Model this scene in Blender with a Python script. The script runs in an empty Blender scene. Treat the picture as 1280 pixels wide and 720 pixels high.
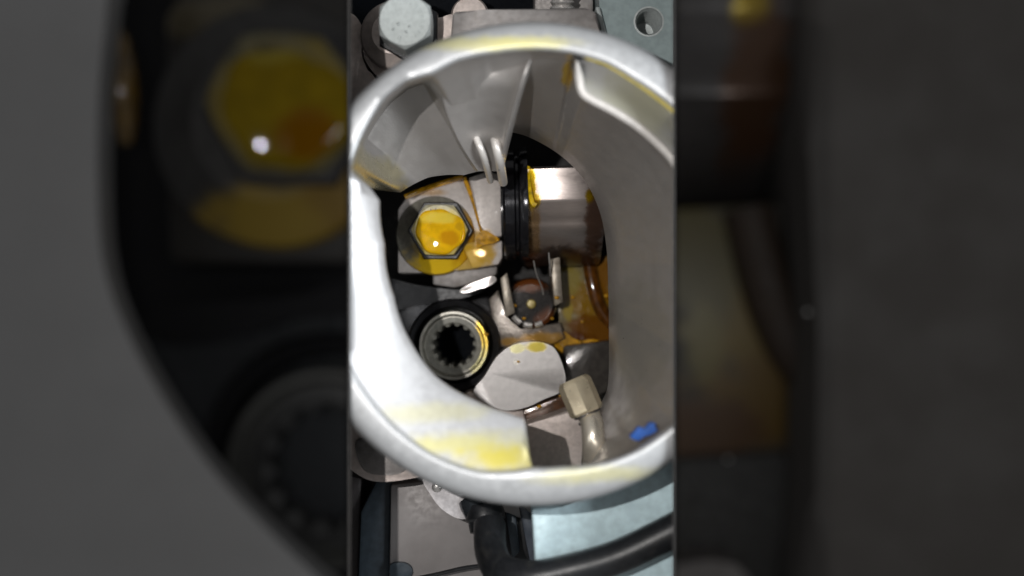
import bpy, bmesh, math, random
import numpy as np
from mathutils import Vector, Matrix
random.seed(4)
C = bpy.context.scene
COL = C.collection
# ------------------------------------------------------------------ camera (units: centimetres)
CZ, K = 16.0, 14.2 / 16 / 1280
cam = bpy.data.cameras.new('camera'); camo = bpy.data.objects.new('camera', cam); COL.objects.link(camo)
camo.location = (0, 0, CZ); C.camera = camo
cam.sensor_width = 36; cam.lens = 36 / (1280 * K); cam.clip_start = .05; cam.clip_end = 400
cam.dof.use_dof = True; cam.dof.focus_distance = 19.4; cam.dof.aperture_fstop = .04056 / (2 * .235)
# ------------------------------------------------------------------ light
w = bpy.data.worlds.new('World'); C.world = w; w.use_nodes = True
w.node_tree.nodes['Background'].inputs[0].default_value = (.95, .95, .95, 1)
w.node_tree.nodes['Background'].inputs[1].default_value = .19
def lamp(name, kind, loc, energy, color, size, target=None):
    l = bpy.data.lights.new(name, kind); o = bpy.data.objects.new(name, l); COL.objects.link(o)
    o.location = loc; l.energy = energy; l.color = color
    if kind == 'AREA':
        l.size = size; o.rotation_euler = (Vector(target) - Vector(loc)).to_track_quat('-Z', 'Y').to_euler()
    else: l.shadow_soft_size = size
    return o
lamp('torch_lamp', 'POINT', (-3.35, 1.6, 16.2), 7400, (1, .97, .94), .10)
lamp('side_fill_lamp', 'AREA', (13, .5, 12.5), 3600, (.93, .97, 1), 8, (0, 0, -2))  # added soft fill low on the right, no such lamp is seen
C.view_settings.view_transform = 'Standard'; C.view_settings.look = 'None'
C.view_settings.exposure = 0; C.view_settings.gamma = 1
# ------------------------------------------------------------------ helpers
def P(px, py, z): s = K * (CZ - z); return Vector(((px - 640) * s, (360 - py) * s, z))
def S(z): return K * (CZ - z)
def V3(v): return Vector(v)
EDGE_L, EDGE_R = 438.0, 841.5
def clip(bm, side):
    """cut off what lies beyond the added edge plates ('c' = engine bay between them)"""
    def cut(px, sgn):
        d = P(px, 360, 0) - Vector((0, 0, CZ)); n = d.cross(Vector((0, 1, 0))).normalized()
        if n.x * sgn < 0: n = -n
        r = bmesh.ops.bisect_plane(bm, geom=bm.verts[:] + bm.edges[:] + bm.faces[:], plane_co=(0, 0, CZ), plane_no=n, clear_outer=True, dist=1e-5)
        e = [g for g in r['geom_cut'] if isinstance(g, bmesh.types.BMEdge) and g.is_valid and g.is_boundary]
        if e:
            try: bmesh.ops.holes_fill(bm, edges=e, sides=0)
            except Exception: pass
    if side == 'c': cut(EDGE_L, -1); cut(EDGE_R, 1)
    elif side == 'l': cut(EDGE_L - 2, 1)
    elif side == 'r': cut(EDGE_R + 2, -1)
def obj(name, bm, mat, parent=None, side='c', smooth=35):
    if side: clip(bm, side)
    if len(bm.verts) == 0: bm.free(); return None
    bmesh.ops.recalc_face_normals(bm, faces=bm.faces)
    off = parent.matrix_world_loc if False else (ORG.get(parent.name, Vector()) if parent else Vector())
    for v in bm.verts: v.co -= off
    me = bpy.data.meshes.new(name); bm.to_mesh(me); bm.free()
    for p in me.polygons: p.use_smooth = True
    try: me.set_sharp_from_angle(angle=math.radians(smooth))
    except Exception: pass
    o = bpy.data.objects.new(name, me); COL.objects.link(o)
    if mat: me.materials.append(mat)
    if parent:
        o.parent = parent
        ORG[o.name] = off
    else: ORG[o.name] = Vector()
    return o
ORG = {}
def thing(name, label, cat, loc, group=None):
    o = bpy.data.objects.new(name, None); COL.objects.link(o); o.location = loc
    o.empty_display_size = .2; o['label'] = label; o['category'] = cat
    if group: o['group'] = group
    ORG[o.name] = Vector(loc); return o
def tag(o, label, cat, group=None):
    if o is None: return
    o['label'] = label; o['category'] = cat
    if group: o['group'] = group
    return o
def prism(poly, zt, zb, bev=.04, seg=2, bm=None, tilt=None):
    """polygon given on the top plane, vertical sides, rounded top edge; tilt=(px,py,dzdx,dzdy) slopes the top"""
    bm2 = bmesh.new()
    top = []
    for x, y in poly:
        p = P(x, y, zt)
        if tilt:
            c = P(tilt[0], tilt[1], zt); p.z += (p.x - c.x) * tilt[2] + (p.y - c.y) * tilt[3]
        top.append(bm2.verts.new(p))
    bot = [bm2.verts.new((v.co.x, v.co.y, zb)) for v in top]
    f = bm2.faces.new(top); n = len(top)
    for i in range(n): bm2.faces.new((top[i], top[(i + 1) % n], bot[(i + 1) % n], bot[i]))
    bm2.faces.new(bot[::-1])
    if bev: bmesh.ops.bevel(bm2, geom=[e for e in f.edges] + [e for e in bm2.edges if abs((e.verts[0].co - e.verts[1].co).normalized().z) > .8], offset=bev, segments=seg, profile=.5, affect='EDGES', clamp_overlap=True)
    return join(bm, bm2)
def join(bm, bm2):
    if bm is None: return bm2
    me = bpy.data.meshes.new('tmp'); bm2.to_mesh(me); bm2.free(); bm.from_mesh(me); bpy.data.meshes.remove(me); return bm
def smoothpoly(pts, n=6):
    """closed Catmull-Rom through the points"""
    out = []; m = len(pts)
    for i in range(m):
        p0, p1, p2, p3 = [np.array(pts[(i + k - 1) % m], float) for k in range(4)]
        for j in range(n):
            t = j / n
            out.append(tuple(.5 * ((2 * p1) + (-p0 + p2) * t + (2 * p0 - 5 * p1 + 4 * p2 - p3) * t * t + (-p0 + 3 * p1 - 3 * p2 + p3) * t ** 3)))
    return out
def curve(pts, n=8):
    out = []; m = len(pts)
    for i in range(m - 1):
        p0, p1, p2, p3 = [np.array(pts[min(max(i + k - 1, 0), m - 1)], float) for k in range(4)]
        for j in range(n):
            t = j / n
            out.append(Vector(.5 * ((2 * p1) + (-p0 + p2) * t + (2 * p0 - 5 * p1 + 4 * p2 - p3) * t * t + (-p0 + 3 * p1 - 3 * p2 + p3) * t ** 3)))
    out.append(Vector(pts[-1])); return out
def tube(pts, r, n=16, bm=None):
    """pts: world points; r: radius or list"""
    bm2 = bmesh.new(); rows = []
    up = Vector((0, 0, 1))
    for i, p in enumerate(pts):
        t = (pts[min(i + 1, len(pts) - 1)] - pts[max(i - 1, 0)]).normalized()
        a = t.cross(up)
        if a.length < 1e-3: a = t.cross(Vector((0, 1, 0)))
        a.normalize(); b = a.cross(t)
        rr = r[i] if isinstance(r, (list, tuple)) else r
        rows.append([bm2.verts.new(p + (a * math.cos(u) + b * math.sin(u)) * rr) for u in [2 * math.pi * k / n for k in range(n)]])
    for i in range(len(rows) - 1):
        for k in range(n): bm2.faces.new((rows[i][k], rows[i][(k + 1) % n], rows[i + 1][(k + 1) % n], rows[i + 1][k]))
    bm2.faces.new(rows[0][::-1]); bm2.faces.new(rows[-1])
    return join(bm, bm2)
def lathe(c, prof, n=48, axis=Vector((0, 0, 1)), bm=None, rot=0, cap=True):
    """prof: list of (radius, height along axis)"""
    bm2 = bmesh.new(); q = Vector((0, 0, 1)).rotation_difference(axis.normalized()); rows = []
    for r, h in prof:
        rows.append([bm2.verts.new(Vector(c) + q @ Vector((r * math.cos(u), r * math.sin(u), h))) for u in [rot + 2 * math.pi * k / n for k in range(n)]])
    for i in range(len(rows) - 1):
        for k in range(n): bm2.faces.new((rows[i][k], rows[i][(k + 1) % n], rows[i + 1][(k + 1) % n], rows[i + 1][k]))
    if cap and prof[0][0] > 0: bm2.faces.new(rows[0][::-1])
    if cap and prof[-1][0] > 0: bm2.faces.new(rows[-1])
    bmesh.ops.remove_doubles(bm2, verts=bm2.verts, dist=1e-6)
    return join(bm, bm2)
def box(a, b, bev=.02, bm=None):
    bm2 = bmesh.new(); bmesh.ops.create_cube(bm2, size=1)
    for v in bm2.verts: v.co = Vector([a[i] + (v.co[i] + .5) * (b[i] - a[i]) for i in range(3)])
    if bev: bmesh.ops.bevel(bm2, geom=bm2.edges[:], offset=bev, segments=2, affect='EDGES')
    return join(bm, bm2)
def sphere(c, r, bm=None, sc=(1, 1, 1)):
    bm2 = bmesh.new(); bmesh.ops.create_icosphere(bm2, subdivisions=2, radius=1)
    for v in bm2.verts: v.co = Vector([c[i] + v.co[i] * r * sc[i] for i in range(3)])
    return join(bm, bm2)
# ------------------------------------------------------------------ materials
def metal(name, col, rough=.4, metallic=.5, nscale=14, nvar=.12, bump=.15, bscale=50, stains=(), org=Vector(), coat=0, stretch=(1, 1, 1), grime=0, gcol=(.05, .035, .02), u=1.0, soft=.3, srough=.16):
    m = bpy.data.materials.new(name); m.use_nodes = True; nt = m.node_tree; N = nt.nodes; L = nt.links
    b = N['Principled BSDF']
    tc = N.new('ShaderNodeTexCoord')
    mp = N.new('ShaderNodeMapping'); mp.inputs['Scale'].default_value = [s / u for s in stretch]; L.new(tc.outputs['Object'], mp.inputs[0])
    def noise(sc, det=4):
        n = N.new('ShaderNodeTexNoise'); n.inputs['Scale'].default_value = sc; n.inputs['Detail'].default_value = det; L.new(mp.outputs[0], n.inputs['Vector']); return n.outputs['Fac']
    def rng(v, a, b_, c, d, smooth=True):
        r = N.new('ShaderNodeMapRange'); r.interpolation_type = 'SMOOTHSTEP' if smooth else 'LINEAR'
        L.new(v, r.inputs['Value']); r.inputs['From Min'].default_value = a; r.inputs['From Max'].default_value = b_; r.inputs['To Min'].default_value = c; r.inputs['To Max'].default_value = d; return r.outputs['Result']
    def mix(f, a, bb):
        x = N.new('ShaderNodeMix'); x.data_type = 'RGBA'
        for s, v in ((0, f), (6, a), (7, bb)):
            if isinstance(v, (int, float)): x.inputs[s].default_value = v
            elif isinstance(v, tuple): x.inputs[s].default_value = (*v, 1)
            else: L.new(v, x.inputs[s])
        return x.outputs[2]
    n1 = noise(nscale)
    lo = tuple(c * (1 - nvar) for c in col); hi = tuple(min(c * (1 + nvar), 1) for c in col)
    colr = mix(rng(n1, .3, .7, 0, 1), lo, hi)
    rg = rng(noise(nscale * 2.3), .25, .75, rough * .8, min(1, rough * 1.2))
    n3 = noise(nscale * .45, 6)
    if grime: colr = mix(rng(n3, .5, .72, 0, grime), colr, gcol)
    wn = N.new('ShaderNodeTexNoise'); wn.inputs['Scale'].default_value = 4.5 / u; wn.inputs['Detail'].default_value = 5; L.new(tc.outputs['Object'], wn.inputs['Vector']); warp = wn.outputs['Fac']
    met = None
    for (px, py, z, rx, ry, scol, st) in stains:
        c = P(px, py, z) - org; s = S(z)
        sub = N.new('ShaderNodeVectorMath'); sub.operation = 'SUBTRACT'; L.new(tc.outputs['Object'], sub.inputs[0]); sub.inputs[1].default_value = c
        ml = N.new('ShaderNodeVectorMath'); ml.operation = 'MULTIPLY'; L.new(sub.outputs[0], ml.inputs[0]); ml.inputs[1].default_value = (1 / (rx * s), 1 / (ry * s), 0)
        ln = N.new('ShaderNodeVectorMath'); ln.operation = 'LENGTH'; L.new(ml.outputs[0], ln.inputs[0])
        ad = N.new('ShaderNodeMath'); ad.operation = 'MULTIPLY_ADD'; L.new(warp, ad.inputs[0]); ad.inputs[1].default_value = 1.1; L.new(ln.outputs['Value'], ad.inputs[2])
        f = rng(ad.outputs[0], 1.45 - soft, 1.45 + soft, st, 0)
        colr = mix(f, colr, scol)
        rr = N.new('ShaderNodeMix'); rr.data_type = 'FLOAT'; L.new(f, rr.inputs[0]); L.new(rg, rr.inputs[2]); rr.inputs[3].default_value = srough; rg = rr.outputs[0]
    L.new(colr, b.inputs['Base Color']); L.new(rg, b.inputs['Roughness']); b.inputs['Metallic'].default_value = metallic
    b.inputs['Coat Weight'].default_value = coat; b.inputs['Coat Roughness'].default_value = .05
    if bump:
        bp = N.new('ShaderNodeBump'); bp.inputs['Strength'].default_value = bump; bp.inputs['Distance'].default_value = .02 * u
        L.new(noise(bscale, 3), bp.inputs['Height']); L.new(bp.outputs[0], b.inputs['Normal'])
    return m
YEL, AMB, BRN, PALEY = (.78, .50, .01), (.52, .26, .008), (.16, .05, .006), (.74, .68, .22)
def oil(name, col=AMB, rough=.08, u=1.0):
    return metal(name, col, rough, 0, 9, .35, .05, 12, coat=.6, u=u)
M = {}
M['alu'] = metal('pale_casting', (.60, .52, .48), .45, .45, 10, .1, .25, 60, grime=.25, gcol=(.25, .18, .13))
M['alu_dark'] = metal('dull_casting', (.30, .28, .27), .5, .4, 9, .12, .3, 60, grime=.3, gcol=(.12, .09, .07))
M['steel'] = metal('bright_steel', (.66, .64, .62), .3, .7, 12, .1, .12, 70)
M['steel_dark'] = metal('dark_steel', (.10, .10, .105), .2, .6, 10, .2, .15, 50, grime=.3)
M['zinc'] = metal('zinc_plate', (.42, .455, .45), .45, .25, 16, .08, .1, 60)
M['teal'] = metal('grey_green_paint', (.25, .31, .315), .5, .15, 8, .1, .12, 90, grime=.12, gcol=(.16, .2, .2))
M['teal_light'] = metal('pale_blue_green_paint', (.60, .77, .82), .42, .1, 7, .1, .1, 90, grime=.5, gcol=(.50, .64, .70))
M['black'] = metal('plain_black', (.012, .012, .014), .4, .1, 10, .3, .2, 40)  # uniform black for dark parts and the shade collar of hex heads
M['rubber'] = metal('black_rubber', (.014, .015, .017), .36, 0, 12, .2, .12, 60, grime=.5, gcol=(.035, .034, .032))
M['slate'] = metal('slate_plastic', (.045, .06, .075), .45, .1, 8, .15, .1, 60)
M['grey'] = metal('grey_plastic', (.27, .25, .245), .5, .1, 4, .05, .03, 80)
M['void'] = metal('dark_cast_iron', (.02, .018, .017), .6, .2, 6, .3, .3, 20)
M['pit'] = metal('pit_shade', (.004, .005, .007), .8, 0, bump=0)  # near black puts the shade of holes and gaps into the colour
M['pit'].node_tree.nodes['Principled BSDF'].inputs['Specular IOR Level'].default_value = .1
M['gloom'] = metal('matt_black_dimming', (.010, .010, .011), .8, 0, 6, .3, .1, 10)  # near black puts the dimness of the side bars into the colour
M['gloom'].node_tree.nodes['Principled BSDF'].inputs['Specular IOR Level'].default_value = .12
M['oil'] = oil('amber_oil', AMB); M['oil_yellow'] = oil('yellow_oil', YEL); M['oil_brown'] = oil('brown_oil', (.10, .035, .005))
M['blue'] = metal('blue_paint', (.015, .10, .42), .5, 0, 20, .15, .1, 40)
# ------------------------------------------------------------------ setting
bm = bmesh.new(); z = -7.6
for q in [[(380, -60), (900, -60), (900, 780), (380, 780)]]: prism(q, z, z - .6, 0, bm=bm)
o = obj('engine_floor', bm, M['void']); o['kind'] = 'structure'
bm = box((-60, -45, -44), (60, 45, -42), 0)
o = obj('dark_backdrop', bm, M['gloom'], side=None); o['kind'] = 'structure'  # added dark backdrop sheet behind the side bar copies
# added plates drawing the hard edges between the bay and the side bars
for (a, b, lab) in ((435.6, 437.8, 'thin dark plate added as the hard edge left of the filler neck'), (841.7, 843.6, 'thin dark plate added as the hard edge right of the filler neck')):
    bm = bmesh.new(); zt, zb = .12, -8.4
    v = [bm.verts.new(p) for p in (P(a, -60, zt), P(b, -60, zt), P(b, 780, zt), P(a, 780, zt), P(a, -60, zb), P(b, -60, zb), P(b, 780, zb), P(a, 780, zb))]
    for f in ((0, 1, 2, 3), (7, 6, 5, 4), (0, 4, 5, 1), (1, 5, 6, 2), (2, 6, 7, 3), (3, 7, 4, 0)): bm.faces.new([v[i] for i in f])
    tag(obj('bar_edge_plate', bm, M['void'], side=None), lab, 'plate')
# ------------------------------------------------------------------ the oil filler neck
CX, CY = 665, 330
def polar(pts):
    a = sorted(((math.atan2(CY - y, x - CX) % (2 * math.pi)), math.hypot(x - CX, y - CY)) for x, y in pts)
    A = np.array([p[0] for p in a]); R = np.array([p[1] for p in a])
    return lambda t: float(np.interp(t, A, R, period=2 * math.pi))
def cr_open(pts): return [(v.x, v.y) for v in curve([(x, y, 0) for x, y in pts], 6)]
r_rim = polar([(438, 213), (458, 160), (481, 123), (505, 103), (541, 93), (571, 77), (621, 67), (671, 63), (718, 68), (758, 80), (791, 100), (821, 120), (842, 137), (930, 330), (842, 530), (800, 560), (760, 576), (700, 583), (665, 584), (600, 588), (540, 566), (470, 505), (425, 420), (405, 330), (415, 260)])
r_lug = polar([(438, 213), (458, 160), (481, 123), (505, 103), (541, 93), (571, 77), (621, 67), (671, 63), (717, 68), (722, 95), (727, 117), (738, 123), (771, 140), (805, 163), (842, 200), (885, 330), (870, 450), (842, 530), (800, 560), (760, 576), (700, 583), (664, 583), (659, 545), (656, 524), (630, 515), (590, 499), (545, 471), (515, 431), (492, 371), (480, 305), (474, 250), (462, 234)])
r_bot = polar(cr_open([(630, 164), (660, 171), (700, 194), (731, 226), (750, 266), (758, 310), (760, 350), (761, 420), (760, 480), (752, 503), (744, 530), (740, 565), (736, 600)]) + [(715, 645), (665, 650), (600, 620), (520, 560), (470, 480), (440, 400), (430, 330), (432, 270), (440, 228), (470, 238), (500, 241), (535, 222), (580, 219), (600, 214), (626, 212), (630, 185)])
def sm(x, a, b): t = min(max((x - a) / (b - a), 0), 1); return t * t * (3 - 2 * t)
NA = 480
TH = [2 * math.pi * i / NA for i in range(NA)]
def ring_pt(t, r, z): return P(CX + r * math.cos(t), CY - r * math.sin(t), z)
def loft(rows, bm=None):
    bm2 = bmesh.new(); R = [[bm2.verts.new(p) for p in row] for row in rows]; n = len(rows[0])
    for i in range(len(R) - 1):
        for k in range(n): bm2.faces.new((R[i][k], R[i][(k + 1) % n], R[i + 1][(k + 1) % n], R[i + 1][k]))
    return join(bm, bm2)
def prof(t):
    d = math.degrees(t); rr, rl, rb = r_rim(t), min(r_lug(t), r_rim(t) - .5), r_bot(t)
    left = sm(d, 146, 156) * (1 - sm(d, 268.5, 270.5)); ledge = (1 - sm(d, 78, 79.5)) if d < 180 else sm(d, 300, 330)
    pocket = sm(d, 117, 121) * (1 - sm(d, 143, 151))
    zl = -.10 - .45 * ledge - .42 * left
    rim = [(296, -3.2), (300, -.9), (302.5, -.5), (302.5, -.22), (301, -.12), (298, -.06), (294, -.03), (286, -.012), ((rr + 284) / 2, .0), (rr + 4, -.004), (rr + 1.5, -.03), (rr, -.10)]
    e = rr - .4
    lug = [(rr, -.10), (e, -.6 if ledge > .3 else -.13), (e - (rr - rl) * .06, -.98 if ledge > .3 else -.10 - .06 * left), (rr - (rr - rl) * .5, -.80 if ledge > .3 else -.10 - .14 * left), (rl + min(9, (rr - rl) * .2), zl - .06 * ledge), (rl + min(3, (rr - rl) * .1), zl - .04), (rl, zl - .12)]
    zw = -3.5
    wall = [(rl, zl - .12), (rl - 1 + (rb - rl) * .03 * (1 - left), zl - .35)]
    for f in (.06, .12, .25, .4, .55, .7, .85, 1):
        zz = zl - .35 + (zw - zl + .35) * f
        r1 = rl + (rb - rl) * (f ** 1.0)
        r2 = rl + (rb - rl) * (.10 * f if f < .7 else .07 + .93 * ((f - .7) / .3) ** 1.0)
        z2 = zz if f < .7 else zz
        wall.append((r1 * (1 - pocket) + r2 * pocket, zz))
    wall.append((rb + 3, zw - .15))
    return rim, lug, wall
PR = [prof(t) for t in TH]
nl = P(CX, CY, -3)
neck = thing('oil_filler_neck', 'open round cast aluminium oil filler neck with bayonet lips, seen from above', 'filler neck', nl)
rim_st = [(600, 54, 0, 90, 9, PALEY, .55), (670, 53, 0, 55, 8, PALEY, .5), (800, 100, 0, 60, 10, (.72, .6, .12), .0), (760, 592, 0, 70, 10, PALEY, .45), (700, 600, 0, 40, 8, PALEY, .3)]
lug_st = [(585, 553, -.4, 74, 15, (.72, .66, .20), .7), (628, 570, -.4, 50, 16, (.74, .63, .06), .85), (540, 515, -.4, 70, 12, PALEY, .35), (800, 135, -.5, 70, 60, (.50, .49, .38), .8), (712, 84, -.6, 8, 14, YEL, .9)]
NK = dict(col=(.60, .60, .61), rough=.42, metallic=.4, nscale=5, nvar=.025, bump=.05, bscale=45, org=nl, soft=.6, srough=.42)
m_rim = metal('satin_aluminium_rim', stains=rim_st, **dict(NK, col=(.50, .51, .52), metallic=.5, rough=.42)); m_lug = metal('satin_aluminium_lip', stains=lug_st, **NK)
m_wall = metal('sand_cast_bore', (.44, .42, .405), .38, .6, 2.2, .03, .12, 32, stains=[(712, 84, -.6, 8, 12, YEL, .8), (460, 215, -2, 40, 26, (.50, .43, .16), .45), (800, 420, -2, 40, 70, (.36, .34, .25), .25)], org=nl, grime=0, gcol=(.30, .28, .25))
for name, idx, mt in (('rim_ring', 0, m_rim), ('bayonet_lip', 1, m_lug), ('bore_wall', 2, m_wall)):
    rows = [[ring_pt(t, *PR[i][idx][j]) for i, t in enumerate(TH)] for j in range(len(PR[0][idx]))]
    obj(name, loft(rows), mt, neck, smooth=50)
# ribs cast on the bore wall and an added pale bead painting the lit edge of the ledge
m_tab = metal('bright_cast_edge', (.72, .69, .66), .38, .3, 6, .05, .04, 40)
def patch(rows):
    bm = bmesh.new(); R = [[bm.verts.new(p) for p in row] for row in rows]
    for i in range(len(R) - 1):
        for k in range(len(R[0]) - 1): bm.faces.new((R[i][k], R[i][k + 1], R[i + 1][k + 1], R[i + 1][k]))
    return bm
# a chute cast into the upper wall: its right border is a rounded edge that runs down to the two bright tabs
rows = []
for i in range(25):
    f = i / 24; y = 68 + (214 - 68) * f
    xl = 548 + 50 * f ** 2.2; xr = 668 - 42 * f ** .75 - 2 * f
    zz = -.42 - 2.2 * f
    up = .35 * (1 - sm(f, 0, .28)); row = [P(xl - 4, y, zz - .3 - up), P(xl, y, zz - .02 - up)]
    for g in (.15, .3, .45, .6, .75, .88, .95): row.append(P(xl + (xr - xl) * g, y, zz + .02 - up - .30 * math.sin(math.pi * g)))
    row += [P(xr - 2, y, zz + .09 - up), P(xr + .5, y, zz + .09 - up), P(xr + 3, y, zz - .04 - up), P(xr + 5, y, zz - .5 - up)]
    rows.append(row)
obj('casting_web', patch(rows), m_wall, neck, smooth=60)
obj('casting_tab', tube(curve([P(593, 168, -2.3), P(601, 186, -2.24), P(607, 204, -2.5), P(613, 226, -3.3)]), .055, 12), m_tab, neck)
obj('casting_tab', tube(curve([P(617, 166, -2.35), P(621, 184, -2.22), P(625, 204, -2.45), P(629, 228, -3.3)]), .075, 12), m_tab, neck)
obj('ledge_ridge_glint', tube(curve([P(721, 76, -.40), P(724, 98, -.55), P(728, 115, -.58), P(739, 124, -.58), P(771, 141, -.58), P(805, 164, -.58), P(842, 201, -.58), P(866, 250, -.58)]), [.02 + .045 * sm(i, 0, 8) for i in range(57)], 10), m_tab, neck)  # pale bead puts the light caught by the ridge into colour
obj('oil_line', tube(curve([P(732, 71, -.22), P(760, 81, -.22), P(792, 100, -.22), P(821, 120, -.22), P(850, 143, -.22)]), [.03 + .025 * i / 32 for i in range(33)], 8), metal('pale_oil', (.72, .60, .14), .25, 0, coat=.4), neck)
bm = bmesh.new(); prism(smoothpoly([(788, 546), (793, 541), (799, 534), (806, 536), (813, 529), (820, 530), (818, 536), (823, 537), (812, 544), (806, 545), (799, 551), (792, 549)], 3), -.42, -.6, .02, bm=bm)
obj('paint_mark', bm, M['blue'], neck)
# ------------------------------------------------------------------ generic machine parts (also used for the enlarged copies in the side bars)
def hexbolt(parent, fc, fr, hc, hr, zf, hh, mats, side, u=1.0, rot=0, marks=True, tilt=(.0157, -.0009), rnd=.25, film=None):
    s = S(zf); c = P(*fc, zf); R = fr * s
    obj('flange', lathe(c, [(R * .2, -.35 * u), (R * .97, -.35 * u), (R, -.28 * u), (R, -.12 * u), (R * .97, -.06 * u), (R * .93, -.04 * u), (R * .66, .05 * u), (R * .62, .08 * u), (0, .08 * u)], 56), mats[0], parent, side)
    zt = zf + hh; c2 = P(*hc, zt); r = hr * S(zt)
    bm = bmesh.new(); rows = []
    n = 72
    for k in range(5):
        row = []
        for i in range(n):
            a = 2 * math.pi * i / n; hx = math.cos(math.pi / 6) / math.cos(((a - rot) % (math.pi / 3)) - math.pi / 6); hx = hx * (1 - rnd) + .93 * rnd
            q = r * (hx, hx, .85, .78, .4)[k]
            zz = (zf - .1 * u, zt - (hx - .85) * r * .45 - .02 * u, zt, zt, zt)[k] + tilt[0] * q * math.cos(a) + tilt[1] * q * math.sin(a)
            row.append(bm.verts.new((c2.x + q * math.cos(a), c2.y + q * math.sin(a), zz)))
        rows.append(row)
    for i in range(len(rows) - 1):
        for j in range(n): bm.faces.new((rows[i][j], rows[i][(j + 1) % n], rows[i + 1][(j + 1) % n], rows[i + 1][j]))
    bm.faces.new(rows[-1])
    obj('hex_head', bm, mats[1], parent, side, smooth=14)
    if film:
        fm, apex, Rc, h, sx, sy, fr_ = film
        ap = P(*apex, zt); bm = bmesh.new(); rows = []; rg = random.Random(7); ph = [rg.uniform(0, 6.28) for _ in range(4)]
        fx, fy = c2.x + sx * r, c2.y + sy * r
        for g in (1.03, 1.0, .97, .92, .85, .75, .6, .45, .3, .15):
            row = []
            for i in range(n):
                a = 2 * math.pi * i / n; q = fr_ * r * (1 + .05 * math.sin(2 * a + ph[0]) + .04 * math.sin(3 * a + ph[1]) + .025 * math.sin(7 * a + ph[2])) * min(g, 1)
                x, y = fx + q * math.cos(a), fy + q * math.sin(a)
                pl = zt + tilt[0] * (x - c2.x) + tilt[1] * (y - c2.y); d2 = (x - ap.x) ** 2 + (y - ap.y) ** 2
                zz = pl + h - d2 / (2 * Rc); e = min(1, (1 - g) / .15) if g < 1 else 0
                e = math.sqrt(max(0, 1 - (1 - e) ** 2))
                row.append(bm.verts.new((x, y, pl - .01 * u if g > 1 else pl + (zz - pl) * e)))
            rows.append(row)
        for i in range(len(rows) - 1):
            for j in range(n): bm.faces.new((rows[i][j], rows[i][(j + 1) % n], rows[i + 1][(j + 1) % n], rows[i + 1][j]))
        bm.faces.new(rows[-1])
        obj('oil_film', bm, fm, parent, side, smooth=70)
    obj('hex_shade_collar', lathe((c2.x, c2.y, 0), [(r * 1.17, zf - .1 * u), (r * 1.17, zf + .10 * u), (r * 1.12, zf + .14 * u), (r * .9, zf + .14 * u)], 6, rot=rot), M['black'], parent, side, smooth=20)  # added black collar paints the shadow groove round the head
    if marks:
        for path in (((-.30, .52), (-.30, .74), (-.21, .6), (-.12, .74), (-.12, .52)), ((.22, .42), (.34, .60), (.46, .44))):
            obj('head_mark', tube([Vector((c2.x + x * r, c2.y + y * r, zt - .004 * u + tilt[0] * x * r + tilt[1] * y * r)) for x, y in path], .028 * r, 6), mats[2], parent, side)
def socket(parent, c, r, z, mats, side, u=1.0):
    p = P(*c, z); s = S(z); R = r * s
    obj('seat_ring', lathe(p, [(R * 1.02, -.7 * u), (R * 1.32, -.7 * u), (R * 1.34, -.25 * u), (R * 1.28, -.18 * u), (R * 1.12, -.25 * u), (R * 1.05, -.5 * u)], 56, cap=False), mats[0], parent, side)
    obj('cup', lathe(p, [(R, -.8 * u), (R, -.06 * u), (R * .97, 0), (R * .90, 0), (R * .86, -.05 * u), (R * .83, -.10 * u), (R * .80, -.10 * u), (R * .80, -.8 * u)], 56, cap=False), mats[1], parent, side)
    bm = bmesh.new(); n = 14 * 6; rows = []
    def tooth(i, ro, ri): return ri if (i % 6) in (0, 1, 2) else ro
    for k, zz in enumerate((-.10, -.08, -.12, -1.3)):
        row = []
        for i in range(n):
            a = 2 * math.pi * i / n
            q = [R * .80, R * .66, tooth(i, R * .62, R * .55), tooth(i, R * .62, R * .55)][k]
            row.append(bm.verts.new((p.x + q * math.cos(a), p.y + q * math.sin(a), z + zz * u)))
        rows.append(row)
    for i in range(3):
        for j in range(n): bm.faces.new((rows[i][j], rows[i][(j + 1) % n], rows[i + 1][(j + 1) % n], rows[i + 1][j]))
    obj('spline_ring', bm, mats[2], parent, side, smooth=25)
    obj('spline_bottom', lathe(p, [(R * .66, -1.35 * u), (R * .66, -1.25 * u), (0, -1.25 * u)], 32), mats[3], parent, side)
# ------------------------------------------------------------------ inside the neck
loc = P(545, 290, -5.2)
t = thing('flange_bolt', 'hex flange bolt with yellow oil pooled on its head, inside the filler neck', 'bolt', loc)
m_f = metal('oily_flange', (.20, .19, .16), .55, .05, 12, .15, .05, 50, srough=.45, stains=[(560, 325, -4.9, 50, 30, YEL, .95), (585, 300, -4.9, 26, 40, AMB, .8)], org=loc, coat=.5)
m_h = metal('oily_hex_head', (.50, .47, .36), .5, .1, 12, .15, .05, 50, stains=[(553, 294, -4.4, 44, 36, (.70, .52, .06), .7)], org=loc, srough=.4)
m_film = metal('oil_film_yellow', (.74, .42, .006), .03, 0, 6, .12, 0, stains=[(562, 297, -4.4, 13, 10, (.55, .24, .005), .8), (575, 283, -4.4, 6, 6, (.5, .28, .01), .7), (548, 272, -4.4, 26, 8, (.78, .62, .08), .7)], org=loc, srough=.03)
for m_ in (m_f, m_h, m_film):
    m_.node_tree.nodes['Principled BSDF'].inputs['Coat Weight'].default_value = 0; m_.node_tree.nodes['Principled BSDF'].inputs['Specular IOR Level'].default_value = .10
hexbolt(t, (544, 294), 50, (549, 287), 36, -4.9, .5, (m_f, m_h, M['oil_brown']), 'c', rot=.0, film=(m_film, (545, 305), 4.0, .06, .03, -.07, .83))
loc = P(590, 270, -5.5)
t = thing('bearing_cap', 'pale machined camshaft bearing cap under the oily flange bolt', 'bearing cap', loc)
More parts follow.
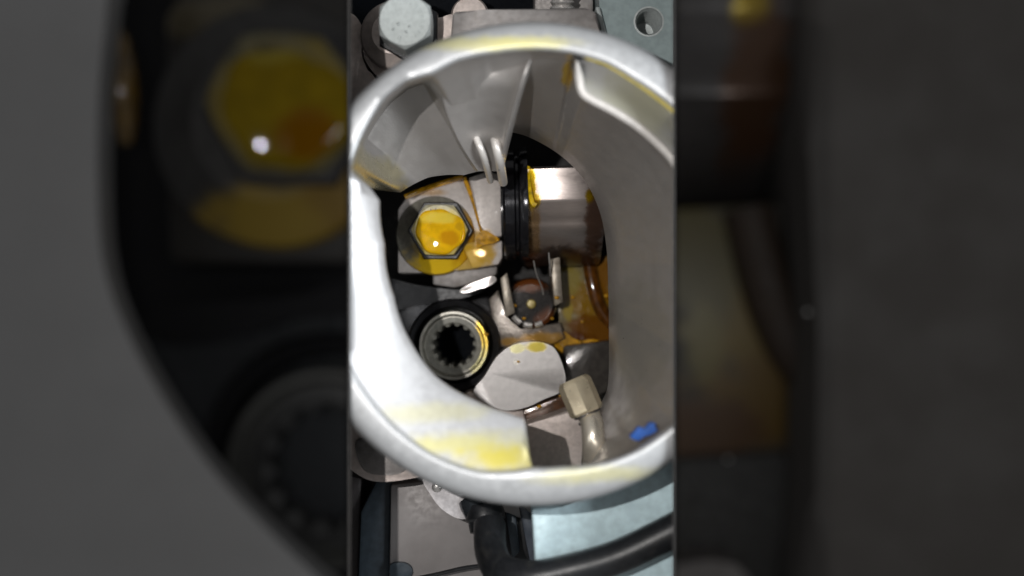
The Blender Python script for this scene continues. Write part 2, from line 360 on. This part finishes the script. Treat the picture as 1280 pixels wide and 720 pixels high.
m_c = metal('machined_cap', (.60, .55, .52), .45, .15, 12, .08, .1, 60, srough=.05, stains=[(578, 322, -5, 36, 22, (.66, .42, .03), .85), (600, 310, -5, 22, 24, (.62, .36, .02), .85), (520, 240, -5, 40, 6, AMB, .5)], org=loc, coat=.25)
obj('cap_slab', prism([(497, 262), (508, 246), (540, 233), (578, 221), (583, 224), (600, 276), (606, 300), (600, 336), (545, 341), (497, 342)], -5.0, -6.4, .05), m_c, t)
obj('cap_post', prism([(585, 222), (612, 213), (627, 220), (628, 296), (606, 297), (600, 280)], -4.75, -6.4, .05), m_c, t)
obj('cap_foot', prism([(576, 305), (606, 299), (628, 300), (628, 322), (623, 331), (590, 336)], -4.85, -6.4, .04), m_c, t)
obj('oil_bead', tube(curve([P(506, 246, -4.96), P(540, 233, -4.96), P(579, 221, -4.94)]), .05, 8), M['oil'], t)
obj('oil_bead', tube(curve([P(580, 222, -4.86), P(592, 252, -4.88), P(602, 284, -4.9), P(606, 298, -4.85)]), [.04 + .015 * i / 24 for i in range(25)], 8), M['oil'], t)
obj('oil_puddle', prism(smoothpoly([(600, 290), (607, 288), (616, 293), (624, 299), (618, 304), (606, 306), (597, 310), (594, 300)]), -4.72, -4.95, .05, 3), M['oil'], t)
obj('cap_shoulder', prism([(540, 341), (600, 337), (622, 328), (621, 343), (606, 352), (568, 360), (540, 356)], -5.2, -6.4, .05), M['alu_dark'], t)
tag(obj('lever_tip', prism(smoothpoly([(574, 364), (588, 355), (604, 349), (617, 345), (620, 351), (610, 358), (596, 362), (584, 366)]), -4.95, -5.6, .05), metal('polished_lever', (.62, .58, .56), .18, .3)), 'small bright polished lever tip just below the bearing cap', 'lever')
loc = P(670, 265, -4.6)
t = thing('camshaft', 'dark camshaft journal and polished cam lobe with yellow oil at its ends', 'camshaft', loc)
ax = Vector((1, .02, 0))
pj = P(629, 256, -5.0)
obj('journal', lathe(pj, [(.2, 0), (.98, 0), (1.02, .04), (1.02, .2), (.95, .23), (.95, .27), (1.02, .30), (1.04, .34), (1.04, .44), (.6, .46)], 56, ax), metal('black_oiled_journal', (.02, .02, .024), .15, .5, 8, .3, .05, 30, stretch=(6, 1, 1), coat=.3), t)
def sweep_x(profile, x0, x1, bev, dy0=0, dy1=0):
    bm = bmesh.new(); rows = []
    for x, dy, sc in ((x0 - .0, dy0, .94), (x0 + bev, dy0, 1), (x1 - bev, dy1, 1), (x1, dy1, .94)):
        cy = sum(p[0] for p in profile) / len(profile); cz = sum(p[1] for p in profile) / len(profile)
        rows.append([bm.verts.new((x, cy + (y - cy) * sc + dy, cz + (zz - cz) * sc)) for y, zz in profile])
    n = len(profile)
    for i in range(3):
        for k in range(n): bm.faces.new((rows[i][k], rows[i][(k + 1) % n], rows[i + 1][(k + 1) % n], rows[i + 1][k]))
    bm.faces.new(rows[0][::-1]); bm.faces.new(rows[-1]); return bm
def lobe_profile(yt, yb, z0, u):
    f = lambda py: P(640, py, z0).y
    h = f(yt) - f(yb)
    y = lambda a: f(yt) - a * h
    pts = [(y(.0), z0 - .30 * u), (y(.015), z0 - .17 * u), (y(.04), z0), (y(.2), z0 - .01 * u), (y(.34), z0 - .02 * u), (y(.355), z0 - .025 * u), (y(.375), z0 - .045 * u), (y(.45), z0 - .11 * u), (y(.52), z0 - .18 * u), (y(.58), z0 - .26 * u), (y(.61), z0 - .27 * u), (y(.72), z0 - .50 * u), (y(.82), z0 - .74 * u), (y(.90), z0 - .98 * u), (y(.97), z0 - 1.25 * u), (y(1), z0 - 1.4 * u), (y(.96), z0 - 1.55 * u), (y(.8), z0 - 1.6 * u), (y(.5), z0 - 1.75 * u), (y(.2), z0 - 1.6 * u), (y(.03), z0 - 1.1 * u), (y(-.01), z0 - .7 * u)]
    return pts
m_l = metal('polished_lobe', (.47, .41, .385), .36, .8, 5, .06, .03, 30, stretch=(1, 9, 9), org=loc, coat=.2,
            stains=[(664, 232, -4.1, 6, 34, YEL, 1), (668, 250, -4.1, 8, 9, YEL, .9), (738, 246, -4.1, 6, 9, YEL, 1), (668, 292, -4.1, 9, 40, AMB, .55), (745, 275, -4.1, 13, 46, BRN, .75), (710, 330, -4.1, 70, 26, (.05, .025, .012), .85)])  # last dark brown patch paints the dark reflection under the lobe
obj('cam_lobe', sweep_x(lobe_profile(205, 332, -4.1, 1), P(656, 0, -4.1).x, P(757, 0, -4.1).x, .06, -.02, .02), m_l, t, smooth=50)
obj('shaft', lathe(P(640, 262, -4.95), [(.45, -.2), (.5, -.2), (.5, 2.9), (.45, 2.95)], 40, ax), M['steel_dark'], t)
obj('oil_bead', tube(curve([P(660, 209, -4.2), P(661, 230, -4.08), P(665, 252, -4.05), P(670, 257, -4.05)]), .045, 8), M['oil_yellow'], t)
loc = P(567, 434, -5.8)
t = thing('splined_bolt', 'dark splined socket head bolt sunk in a round seat, inside the filler neck', 'bolt', loc)
m_s = metal('oily_cup_steel', (.24, .23, .20), .33, .6, 10, .15, .12, 50, stains=[(605, 415, -5.1, 12, 30, YEL, .75), (600, 450, -5.1, 16, 22, PALEY, .4)], org=loc, coat=.3)
socket(t, (567, 432), 44, -5.1, (M['black'], m_s, metal('spline_steel', (.24, .235, .205), .5, .2, 12, .15, .1, 50), M['pit']), 'c')
tag(obj('head_ledge', prism([(470, 392), (520, 378), (562, 370), (590, 368), (612, 372), (624, 432), (612, 480), (560, 500), (500, 470), (470, 430)], -6.5, -7.5, .06), M['steel_dark']), 'dark slate ledge of the cylinder head round the splined bolt', 'casting')
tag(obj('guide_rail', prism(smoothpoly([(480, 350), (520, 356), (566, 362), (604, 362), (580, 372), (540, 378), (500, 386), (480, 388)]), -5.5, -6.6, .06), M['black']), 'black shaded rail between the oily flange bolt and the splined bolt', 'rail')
loc = P(660, 470, -5.6)
t = thing('rocker_pad', 'pale rounded rocker pad with a spot of oil, in the middle of the bore', 'rocker', loc)
m_p = metal('satin_pad', (.45, .43, .42), .36, .4, 10, .06, .12, 60, stains=[(672, 433, -4.6, 13, 7, (.7, .55, .04), .9), (646, 436, -4.6, 9, 6, PALEY, .6), (646, 452, -4.6, 5, 4, (.75, .7, .6), .5)], org=loc, coat=.2)
obj('pad', prism(smoothpoly([(592, 492), (606, 470), (622, 445), (642, 431), (668, 427), (690, 433), (701, 450), (707, 474), (702, 489), (680, 499), (655, 510), (625, 512)]), -4.6, -5.6, .10, 3), m_p, t)
obj('pad_arm', prism([(585, 488), (625, 500), (655, 512), (660, 560), (600, 560), (560, 520)], -4.9, -5.8, .06), M['alu'], t)
loc = P(664, 385, -5.8)
t = thing('valve_lifter', 'dark valve spring retainer with a yellow centre between two metal prongs', 'valve lifter', loc)
m_b = metal('lifter_plate', (.20, .17, .145), .2, .3, 14, .2, .3, 30, srough=.1, stains=[(680, 424, -5.4, 30, 10, AMB, .7), (640, 428, -5.4, 16, 6, AMB, .6)], org=loc, coat=.3)
m_pr = metal('oily_prong', (.24, .21, .17), .35, .4, 14, .2, .15, 40, grime=.5, gcol=(.12, .07, .02))
obj('base_plate', prism([(611, 374), (623, 362), (632, 398), (650, 414), (700, 402), (706, 422), (692, 430), (624, 434), (618, 420)], -5.4, -6.4, .03), m_b, t)
obj('prong', prism([(625, 348), (634, 340), (644, 391), (632, 397)], -4.9, -6.2, .025), m_pr, t)
obj('prong', prism([(687, 324), (700, 321), (704, 378), (693, 383)], -4.8, -6.2, .025), m_pr, t)
c = P(664, 380, -5.25); s = S(-5.25)
obj('retainer', lathe(c, [(.1, -.9), (32 * s, -.9), (33 * s, -.2), (31 * s, -.06), (27 * s, 0), (25 * s, -.01), (24.5 * s, -.06), (10 * s, -.06), (0, -.06)], 48), metal('brown_oiled_retainer', (.022, .018, .016), .1, .0, 9, .3, .12, 40, stains=[(660, 352, -5.2, 26, 14, (.16, .045, .008), .9), (685, 405, -5.2, 18, 20, (.14, .04, .008), .9)], org=loc, coat=.2), t, smooth=22)
obj('valve_tip', lathe(c + Vector((0, 0, -.02)), [(6 * s, -.1), (6 * s, .04), (4.5 * s, .07), (0, .075)], 24), metal('oily_tip', (.34, .26, .06), .25, .1, coat=.3), t)
for a0, a1 in ((215, 240), (250, 272), (280, 300)):
    obj('keeper', tube([c + Vector((27 * s * math.cos(math.radians(a)), 27 * s * math.sin(math.radians(a)), .02)) for a in np.linspace(a0, a1, 8)], .055, 8), M['steel'], t)
obj('strand_glint', tube(curve([P(667, 326, -4.5), P(671, 344, -4.7), P(677, 358, -4.9), P(679, 368, -5.0)]), .014, 6), M['steel'], t)  # bright steel threads paint the highlights on strings of oil
obj('strand_glint', tube(curve([P(686, 316, -4.4), P(687, 330, -4.5), P(688, 345, -4.7)]), .014, 6), M['steel'], t)
loc = P(730, 390, -6)
t = thing('oily_casting', 'cylinder head casting covered with amber and brown oil, right of the valve lifter', 'casting', loc)
m_o = metal('oil_wet_casting', (.20, .16, .08), .16, .0, 9, .2, .6, 7, org=loc, coat=.3, srough=.12,
            stains=[(735, 375, -5.7, 34, 26, (.24, .125, .004), .95), (712, 350, -5.7, 16, 22, (.26, .20, .03), .8), (745, 412, -5.7, 44, 20, (.15, .055, .003), .95), (706, 425, -5.7, 36, 14, (.09, .025, .003), .95), (710, 388, -5.7, 7, 14, (.35, .25, .02), .8), (750, 345, -5.7, 14, 40, (.20, .08, .006), .9)])
obj('oily_floor', prism([(690, 322), (780, 318), (785, 450), (700, 446), (702, 404)], -5.7, -7, .04), m_o, t)
obj('oil_channel', tube(curve([P(736, 326, -5.65), P(742, 360, -5.6), P(752, 388, -5.6), P(770, 408, -5.6)]), 9 * S(-5.6), 14), M['oil_brown'], t)
obj('oil_puddle', prism(smoothpoly([(692, 424), (704, 414), (722, 426), (740, 424), (758, 430), (750, 440), (716, 442), (698, 440)]), -5.62, -5.8, .04), M['oil'], t)
tag(obj('end_block', prism([(703, 432), (770, 424), (775, 500), (712, 505), (706, 470)], -5.5, -7, .08), metal('dark_wet_block', (.065, .058, .052), .14, .1, 8, .2, .2, 30, coat=.3)), 'dark grey block below the oily casting, behind the nozzle', 'block')
tag(obj('oil_rail', prism([(640, 520), (655, 509), (700, 490), (716, 496), (714, 512), (668, 530), (650, 536)], -5.05, -6, .06), metal('brown_wet_rail', (.08, .035, .015), .12, .1, 10, .4, .2, 30, coat=.6)), 'brown oil-wet rail between the rocker pad and the grey floor plate', 'rail')
tag(obj('floor_plate', prism([(640, 534), (668, 528), (716, 511), (735, 530), (745, 640), (640, 640)], -4.4, -6, .05), M['alu']), 'plain grey plate at the bottom of the bore beside the nozzle pipe', 'plate')
loc = P(730, 510, -4)
t = thing('oil_nozzle', 'small metal oil nozzle with faceted head on a bent pale pipe', 'nozzle', loc)
m_n = metal('warm_nickel', (.88, .81, .69), .3, .75, 1.5, .05, 0, 40)
a, b = P(716, 474, -2.2), P(734, 516, -2.15)
obj('nozzle_head', lathe(a, [(.09, .03), (.12, 0), (.22, 0), (.262, .05), (.275, .09), (.275, (b - a).length - .04), (.25, (b - a).length), (.15, (b - a).length + .005)], 8, b - a, rot=.39), metal('beige_brass', (.74, .64, .46), .32, .6, 3, .08, .04, 40, grime=.3, gcol=(.4, .3, .16)), t, smooth=30)
obj('collar', lathe(b, [(.12, -.02), (.21, -.02), (.225, 0), (.225, .03), (.17, .05), (.17, .09), (.2, .10), (.2, .13), (.18, .15)], 28, b - a), M['steel_dark'], t)
obj('pipe', tube(curve([P(734, 512, -2.3), P(740, 530, -2.0), P(742, 552, -1.9), P(741, 575, -2.1), P(738, 596, -2.4)]), 14 * S(-2.4), 20), m_n, t)
for i, (x, y, zz, r, lab) in enumerate([(696, 372, -4.75, 2.6, 'tiny oil droplet on the right prong of the valve lifter'), (725, 428, -5.52, 2.6, 'tiny oil droplet on the puddle of the oily casting'), (643, 382, -5.1, 2.5, 'tiny oil droplet beside the left prong of the valve lifter'), (700, 494, -4.95, 2.2, 'tiny oil droplet near the nozzle end of the brown rail'), (674, 508, -4.98, 2.4, 'tiny oil droplet in the middle of the brown rail'), (758, 370, -5.4, 3, 'tiny oil droplet on the brown channel by the bore wall'), (690, 398, -5.15, 2.2, 'tiny oil droplet low on the edge of the spring retainer'), (716, 372, -5.65, 2.4, 'tiny oil droplet in the upper middle of the oily casting'), (728, 402, -5.65, 2.0, 'tiny oil droplet in the lower middle of the oily casting'), (655, 398, -5.2, 2.2, 'tiny oil droplet by the bright keepers of the valve lifter'), (608, 418, -5.05, 2.6, 'tiny oil droplet on the amber side of the splined bolt'), (648, 452, -4.58, 1.8, 'tiny oil droplet in the middle of the pale rocker pad'), (622, 300, -4.7, 2.2, 'tiny oil droplet on the foot of the bearing cap')]):
    tag(obj('glint_droplet', sphere(P(x, y, zz), r * S(zz), sc=(1.2, .9, .6)), M['oil']), lab, 'droplet', 'oil droplets inside the bore, added for their glints')  # droplets put in for the glints they catch
# ------------------------------------------------------------------ round the outside of the neck, top
loc = P(500, 40, -3)
t = thing('silver_bolt', 'silver zinc hex bolt with flange in the top left corner outside the neck', 'bolt', loc)
hexbolt(t, (492, 42), 43, (506, 25), 37, -2.6, .75, (M['alu'], M['zinc'], M['zinc']), 'c', rot=math.radians(30), marks=False)
c = P(506, 26, -1.85)
for k in range(9):
    a = math.radians(-68 + k * 17 - (0 if k else 40)); r0, r1 = 20 * S(-1.85), 25 * S(-1.85)
    obj('head_mark', tube([c + Vector((r0 * math.cos(a), r0 * math.sin(a), -.015)), c + Vector((r1 * math.cos(a), r1 * math.sin(a), -.015))], .03, 6), M['zinc'], t)
for x, y in ((508, 40), (492, 37), (498, 30), (512, 33)): obj('head_dimple', sphere(P(x, y, -1.86), .028), M['zinc'], t)
tag(obj('bolt_boss', prism(smoothpoly([(410, 30), (438, 16), (454, 38), (452, 66), (462, 92), (480, 112), (460, 150), (420, 160)]), -3.0, -5, .12, 3), M['alu']), 'pinkish cast boss at the left edge under the silver bolt', 'casting')
tag(obj('bolt_bracket', prism(smoothpoly([(456, 48), (463, 30), (478, 22), (520, 22), (546, 24), (568, 19), (576, 60), (520, 110), (478, 100), (455, 72)]), -3.0, -5, .08, 3), M['alu']), 'pinkish cast bracket that carries the silver bolt', 'bracket')
tag(obj('rear_gap_shade', prism([(430, -30), (700, -30), (700, 16), (430, 40)], -4.6, -6, .05), M['pit']), 'black block added to paint the dark gap behind the neck at the top edge', 'box')  # black block added to paint the shade of the gap
tag(obj('round_cap', lathe(P(587, 18, -3.3), [(23 * S(-3.3), -.8), (24 * S(-3.3), -.1), (21 * S(-3.3), 0), (0, .03)], 40), M['alu']), 'half hidden round pale cap behind the neck at the top edge', 'cap')
tag(obj('neck_mount', prism([(566, 14), (600, 12), (737, 9), (746, 16), (752, 46), (760, 90), (560, 90)], -2.2, -3.6, .06), M['alu_dark']), 'flat dull grey mounting block behind the upper rim of the neck', 'block')
loc = P(704, 4, -4)
t = thing('threaded_stud', 'short threaded stud end on a grey block at the top edge', 'stud', loc)
obj('block', prism([(668, -30), (742, -30), (742, 14), (668, 14)], -3.6, -5, .05), M['alu_dark'], t)
bm = bmesh.new(); p = P(703, -8, -3.0); pr = [(.1, 0)]
for k in range(8): pr += [(.17, k * .09 + .01), (.205, k * .09 + .05)]
pr += [(.1, .75)]
lathe(p, pr, 28, Vector((.0, -1, -.25)), bm); obj('thread', bm, M['steel'], t, smooth=20)
loc = P(800, 40, -3.2)
t = thing('green_grey_plate', 'grey green painted plate with one threaded hole, top right outside the neck', 'plate', loc)
# plate with a real hole
def holed_plate(poly, hc, hr, zt, zb, n=40):
    bm = bmesh.new(); s = S(zt)
    out = [bm.verts.new(P(x, y, zt)) for x, y in poly]; inn = [bm.verts.new(P(hc[0] + hr * math.cos(2 * math.pi * i / n), hc[1] - hr * math.sin(2 * math.pi * i / n), zt)) for i in range(n)]
    eo = [bm.edges.new((out[i], out[(i + 1) % len(out)])) for i in range(len(out))]; ei = [bm.edges.new((inn[i], inn[(i + 1) % n])) for i in range(n)]
    bmesh.ops.triangle_fill(bm, edges=eo + ei, use_beauty=True)
    ob = [bm.verts.new((v.co.x, v.co.y, zb)) for v in out]
    for i in range(len(out)): bm.faces.new((out[i], out[(i + 1) % len(out)], ob[(i + 1) % len(out)], ob[i]))
    return bm
obj('plate', holed_plate([(747, -30), (900, -30), (900, 130), (800, 130), (758, 46), (750, 20)], (811, 27), 17, -2.9, -4), M['teal'], t)
p = P(811, 27, -2.9); R = 17 * S(-2.9); pr = [(R * 1.12, -.01), (R * 1.12, .006), (R * 1.0, .008)]
for k in range(9): pr += [(R * .97, -.03 - k * .09), (R * .86, -.075 - k * .09)]
pr += [(R * .86, -.95), (0, -.97)]
obj('thread', lathe(p, pr, 40, cap=False), M['zinc'], t, smooth=20)
obj('edge_strip', prism([(744, 8), (750, 8), (760, 48), (755, 52)], -2.75, -3.4, .03), M['zinc'], t)
# ------------------------------------------------------------------ outside the neck, bottom
loc = P(480, 570, -3)
t = thing('lower_boss', 'pinkish rounded cast boss at the lower left outside the neck', 'casting', loc)
obj('boss', prism(smoothpoly([(420, 500), (450, 520), (500, 560), (530, 590), (515, 598), (470, 602), (440, 588), (415, 560)]), -2.6, -4.6, .10, 3), M['alu'], t)
obj('boss_hollow', prism(smoothpoly([(444, 556), (458, 548), (490, 566), (508, 586), (486, 594), (455, 588)]), -2.56, -3, .03), M['alu_dark'], t)
tag(obj('side_cover', prism([(420, 590), (452, 598), (448, 740), (420, 740)], -4.3, -6, .05), metal('dark_brown_plastic', (.07, .06, .06), .5, .1)), 'dark brown cover strip in the lower left corner', 'cover')
tag(obj('slate_post', prism([(450, 640), (470, 600), (492, 600), (488, 740), (446, 740)], -4.0, -6, .08), M['slate']), 'dark slate blue upright post near the lower left corner', 'post')
tag(obj('grey_cover', prism([(488, 606), (540, 600), (600, 640), (606, 740), (486, 740)], -3.8, -6, .05), M['grey']), 'plain grey plastic cover panel at the bottom left of the black hose', 'cover')
tag(obj('wire', tube(curve([P(515, 724, -3.55), P(545, 718, -3.5), P(580, 710, -3.5), P(612, 706, -3.5)]), .035, 10), M['rubber']), 'thin dark wire along the bottom edge on the grey cover', 'wire')
tag(obj('cover_clip', prism(smoothpoly([(488, 706), (505, 704), (515, 711), (512, 722), (490, 722)]), -3.7, -4, .05), M['slate']), 'small dark clip at the bottom edge of the grey cover', 'clip')
loc = P(560, 620, -3.2)
t = thing('white_lug', 'pale rounded lug sticking out under the lower rim of the neck', 'lug', loc)
obj('lug', prism(smoothpoly([(528, 596), (560, 596), (590, 620), (588, 646), (572, 648), (552, 636), (538, 618)]), -3.0, -4.4, .09, 3), metal('pale_lug', (.70, .67, .68), .4, .3), t)
obj('lug_rivet', sphere(P(546, 609, -2.98), .09, sc=(1, 1, .5)), M['steel'], t)
tag(obj('teal_panel', prism([(664, 636), (700, 634), (750, 624), (800, 604), (850, 571), (900, 531), (900, 760), (672, 760)], -1.7, -5, .06), M['teal_light']), 'pale blue green painted panel at the lower right behind the black hose', 'panel')
loc = P(640, 670, -3.6)
t = thing('hose_bracket', 'black plastic bracket with glossy strip beside the hose elbow', 'bracket', loc)
obj('bracket_box', prism([(580, 622), (662, 626), (672, 740), (600, 740)], -4.0, -5.4, .06), M['black'], t)
obj('glossy_strip', prism([(648, 632), (666, 634), (682, 712), (664, 714)], -3.2, -4.2, .05), metal('glossy_slate', (.07, .08, .10), .2, .2, coat=.5), t)
obj('bracket_rib', prism([(632, 640), (645, 642), (650, 690), (640, 700)], -3.6, -4.4, .04), M['slate'], t)
loc = P(640, 700, -2.6)
t = thing('black_hose', 'thick black rubber hose bending from an elbow towards the lower right', 'hose', loc)
obj('hose', tube(curve([P(612, 655, -2.6), P(614, 690, -2.2), P(628, 714, -1.7), P(664, 722, -1.4), P(714, 713, -1.35), P(770, 697, -1.35), P(824, 672, -1.35), P(880, 642, -1.35)], 10), 21 * S(-1.8), 24), M['rubber'], t)
obj('elbow_collar', lathe(P(606, 640, -3.0), [(.2, -.1), (.30, -.1), (.33, 0), (.33, .12), (.29, .16), (.27, .32), (.2, .34)], 32, Vector((.1, -1, .3))), M['rubber'], t)
obj('hose_clip', lathe(P(594, 636, -3.0), [(.12, -.2), (.2, -.2), (.22, -.1), (.22, .2), (.15, .28)], 24, Vector((.6, -1, .4))), metal('wet_black', (.03, .035, .04), .15, .3, coat=.5), t)
# ------------------------------------------------------------------ left side bar: added enlarged copies, their dimness put into dark colours
U = 7.0
def ms(px, py): return (px - 438) / 1, py
loc = P(60, 400, -34)
G = 'enlarged dark-coloured copies of engine parts added for the side bars'
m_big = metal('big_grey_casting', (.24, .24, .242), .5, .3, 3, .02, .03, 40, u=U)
bm = bmesh.new()
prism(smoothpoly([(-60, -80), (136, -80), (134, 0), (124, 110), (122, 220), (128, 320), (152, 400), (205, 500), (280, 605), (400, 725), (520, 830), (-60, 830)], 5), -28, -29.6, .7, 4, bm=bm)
tag(obj('copy_neck_wall', bm, m_big, side='l'), 'enlarged dark-coloured copy of the grey neck wall, added at the far left', 'casting', G)
loc = P(345, 150, -32)
t = thing('copy_flange_bolt', 'enlarged dark-coloured copy of the oily hex flange bolt, added in the left bar', 'bolt', loc, G)
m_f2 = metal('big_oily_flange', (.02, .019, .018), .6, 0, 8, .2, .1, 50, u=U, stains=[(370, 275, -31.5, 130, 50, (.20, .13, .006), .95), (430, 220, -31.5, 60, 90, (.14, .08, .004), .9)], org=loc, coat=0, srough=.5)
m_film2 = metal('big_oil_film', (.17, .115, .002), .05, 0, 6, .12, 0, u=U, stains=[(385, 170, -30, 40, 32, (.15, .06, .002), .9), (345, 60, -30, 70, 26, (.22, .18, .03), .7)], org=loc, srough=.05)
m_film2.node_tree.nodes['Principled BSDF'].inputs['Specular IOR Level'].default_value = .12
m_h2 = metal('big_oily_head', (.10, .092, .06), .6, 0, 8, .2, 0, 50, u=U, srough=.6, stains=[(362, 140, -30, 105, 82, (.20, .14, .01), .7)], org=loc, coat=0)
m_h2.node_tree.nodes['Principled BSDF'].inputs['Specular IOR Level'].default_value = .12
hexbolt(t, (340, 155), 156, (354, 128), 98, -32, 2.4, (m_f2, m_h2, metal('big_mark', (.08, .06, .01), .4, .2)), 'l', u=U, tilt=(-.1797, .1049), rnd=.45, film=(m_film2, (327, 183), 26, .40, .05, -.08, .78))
loc = P(400, 590, -34)
t = thing('copy_splined_bolt', 'enlarged dark-coloured copy of the splined bolt, added at the bottom of the left bar', 'bolt', loc, G)
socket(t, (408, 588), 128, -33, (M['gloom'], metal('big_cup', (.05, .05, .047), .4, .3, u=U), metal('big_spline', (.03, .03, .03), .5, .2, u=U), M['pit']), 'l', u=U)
tag(obj('copy_dark_rail', prism(smoothpoly([(180, 395), (250, 380), (350, 372), (470, 350), (470, 392), (380, 395), (300, 420), (200, 430)]), -33.5, -38, .4), M['gloom'], side='l'), 'enlarged black copy of the rail, added between the two copied bolts', 'rail', G)
tag(obj('copy_slate_ledge', prism([(170, 425), (300, 418), (470, 370), (470, 760), (420, 760), (200, 520)], -36, -41, .3), metal('big_slate', (.016, .018, .021), .7, .2, u=U), side='l'), 'enlarged dark-coloured copy of the slate ledge, added under the copied splined bolt', 'casting', G)
tag(obj('copy_bearing_cap', prism([(205, 20), (260, -60), (480, -60), (480, 330), (210, 330)], -33.2, -38, .4), metal('big_cap', (.022, .02, .018), .45, .3, u=U, stains=[(260, 20, -33, 90, 30, (.12, .1, .06), .6)]), side='l'), 'enlarged dark-coloured copy of the bearing cap, added behind the copied flange bolt', 'bearing cap', G)
tag(obj('copy_oil_streak', tube(curve([P(150, 40, -31), P(152, 110, -31), P(158, 180, -31.5)]), [.2 + .45 * math.sin(math.pi * i / 16) for i in range(17)], 12), oil('big_streak', (.09, .05, .005), .25, U), side='l'), 'enlarged copy of a yellow oil streak, added along the copied grey wall', 'oil streak', G)
# ------------------------------------------------------------------ right side bar: added enlarged copies, their dimness put into dark colours
loc = P(940, 130, -34)
t = thing('copy_cam_lobe', 'enlarged dark-coloured copy of the cam lobe, added at the top of the right bar', 'cam lobe', loc, G)
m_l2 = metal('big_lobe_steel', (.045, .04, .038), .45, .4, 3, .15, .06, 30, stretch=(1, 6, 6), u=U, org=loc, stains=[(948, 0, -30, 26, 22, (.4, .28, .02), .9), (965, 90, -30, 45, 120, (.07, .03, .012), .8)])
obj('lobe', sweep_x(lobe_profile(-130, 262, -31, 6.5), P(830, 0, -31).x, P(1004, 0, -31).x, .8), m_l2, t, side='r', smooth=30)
tag(obj('copy_bore_wall', prism([(1004, -80), (1340, -80), (1340, 800), (1000, 800), (1020, 620), (1022, 420), (1012, 200)], -30, -40, 1.2, 4, tilt=(1010, 360, .22, 0)), metal('big_bore', (.050, .045, .041), .95, .0, 1.2, .01, .03, 10, u=U, grime=0, gcol=(.06, .055, .05)), side='r'), 'enlarged dark-coloured copy of the bore wall, added at the far right', 'casting', G)
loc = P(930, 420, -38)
t = thing('copy_oily_casting', 'enlarged dark-coloured copy of the oily casting, added in the right bar', 'casting', loc, G)
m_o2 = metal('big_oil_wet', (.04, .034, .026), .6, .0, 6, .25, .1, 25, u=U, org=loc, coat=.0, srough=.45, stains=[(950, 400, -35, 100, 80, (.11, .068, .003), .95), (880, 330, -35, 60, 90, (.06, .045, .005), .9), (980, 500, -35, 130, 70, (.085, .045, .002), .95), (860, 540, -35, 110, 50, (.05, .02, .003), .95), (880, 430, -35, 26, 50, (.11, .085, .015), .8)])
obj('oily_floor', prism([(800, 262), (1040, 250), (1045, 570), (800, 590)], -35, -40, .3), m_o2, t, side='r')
obj('oil_channel', tube(curve([P(935, 262, -34.8), P(960, 360, -34.5), P(990, 430, -34.4), P(1040, 500, -34.4)]), 1.1, 16), metal('big_brown', (.02, .01, .004), .7, 0, u=U), t, side='r')
tag(obj('copy_dark_block', prism([(800, 575), (1040, 560), (1040, 800), (800, 800)], -34.5, -40, .5), metal('big_wet_block', (.016, .014, .012), .7, 0, u=U), side='r'), 'enlarged copy of the dark block, added at the bottom of the right bar', 'block', G)
tag(obj('copy_rocker_pad', prism(smoothpoly([(820, 720), (860, 704), (905, 702), (935, 720), (950, 780), (820, 790)]), -32, -36, .6, 3), metal('big_pad', (.09, .08, .075), .45, .3, u=U), side='r'), 'enlarged dark-coloured copy of the rocker pad, added in the right bar corner', 'rocker', G)
for x, y, lab in ((1009, 390, 'bright steel bead added as a glint on the copied bore wall edge'), (910, 574, 'bright steel bead added as a glint on the copied dark block')):
    tag(obj('glint_droplet', sphere(P(x, y, -29.5 if x > 1000 else -33.8), .09), M['steel'], side='r'), lab, 'droplet', G)  # bright steel beads added to paint glints
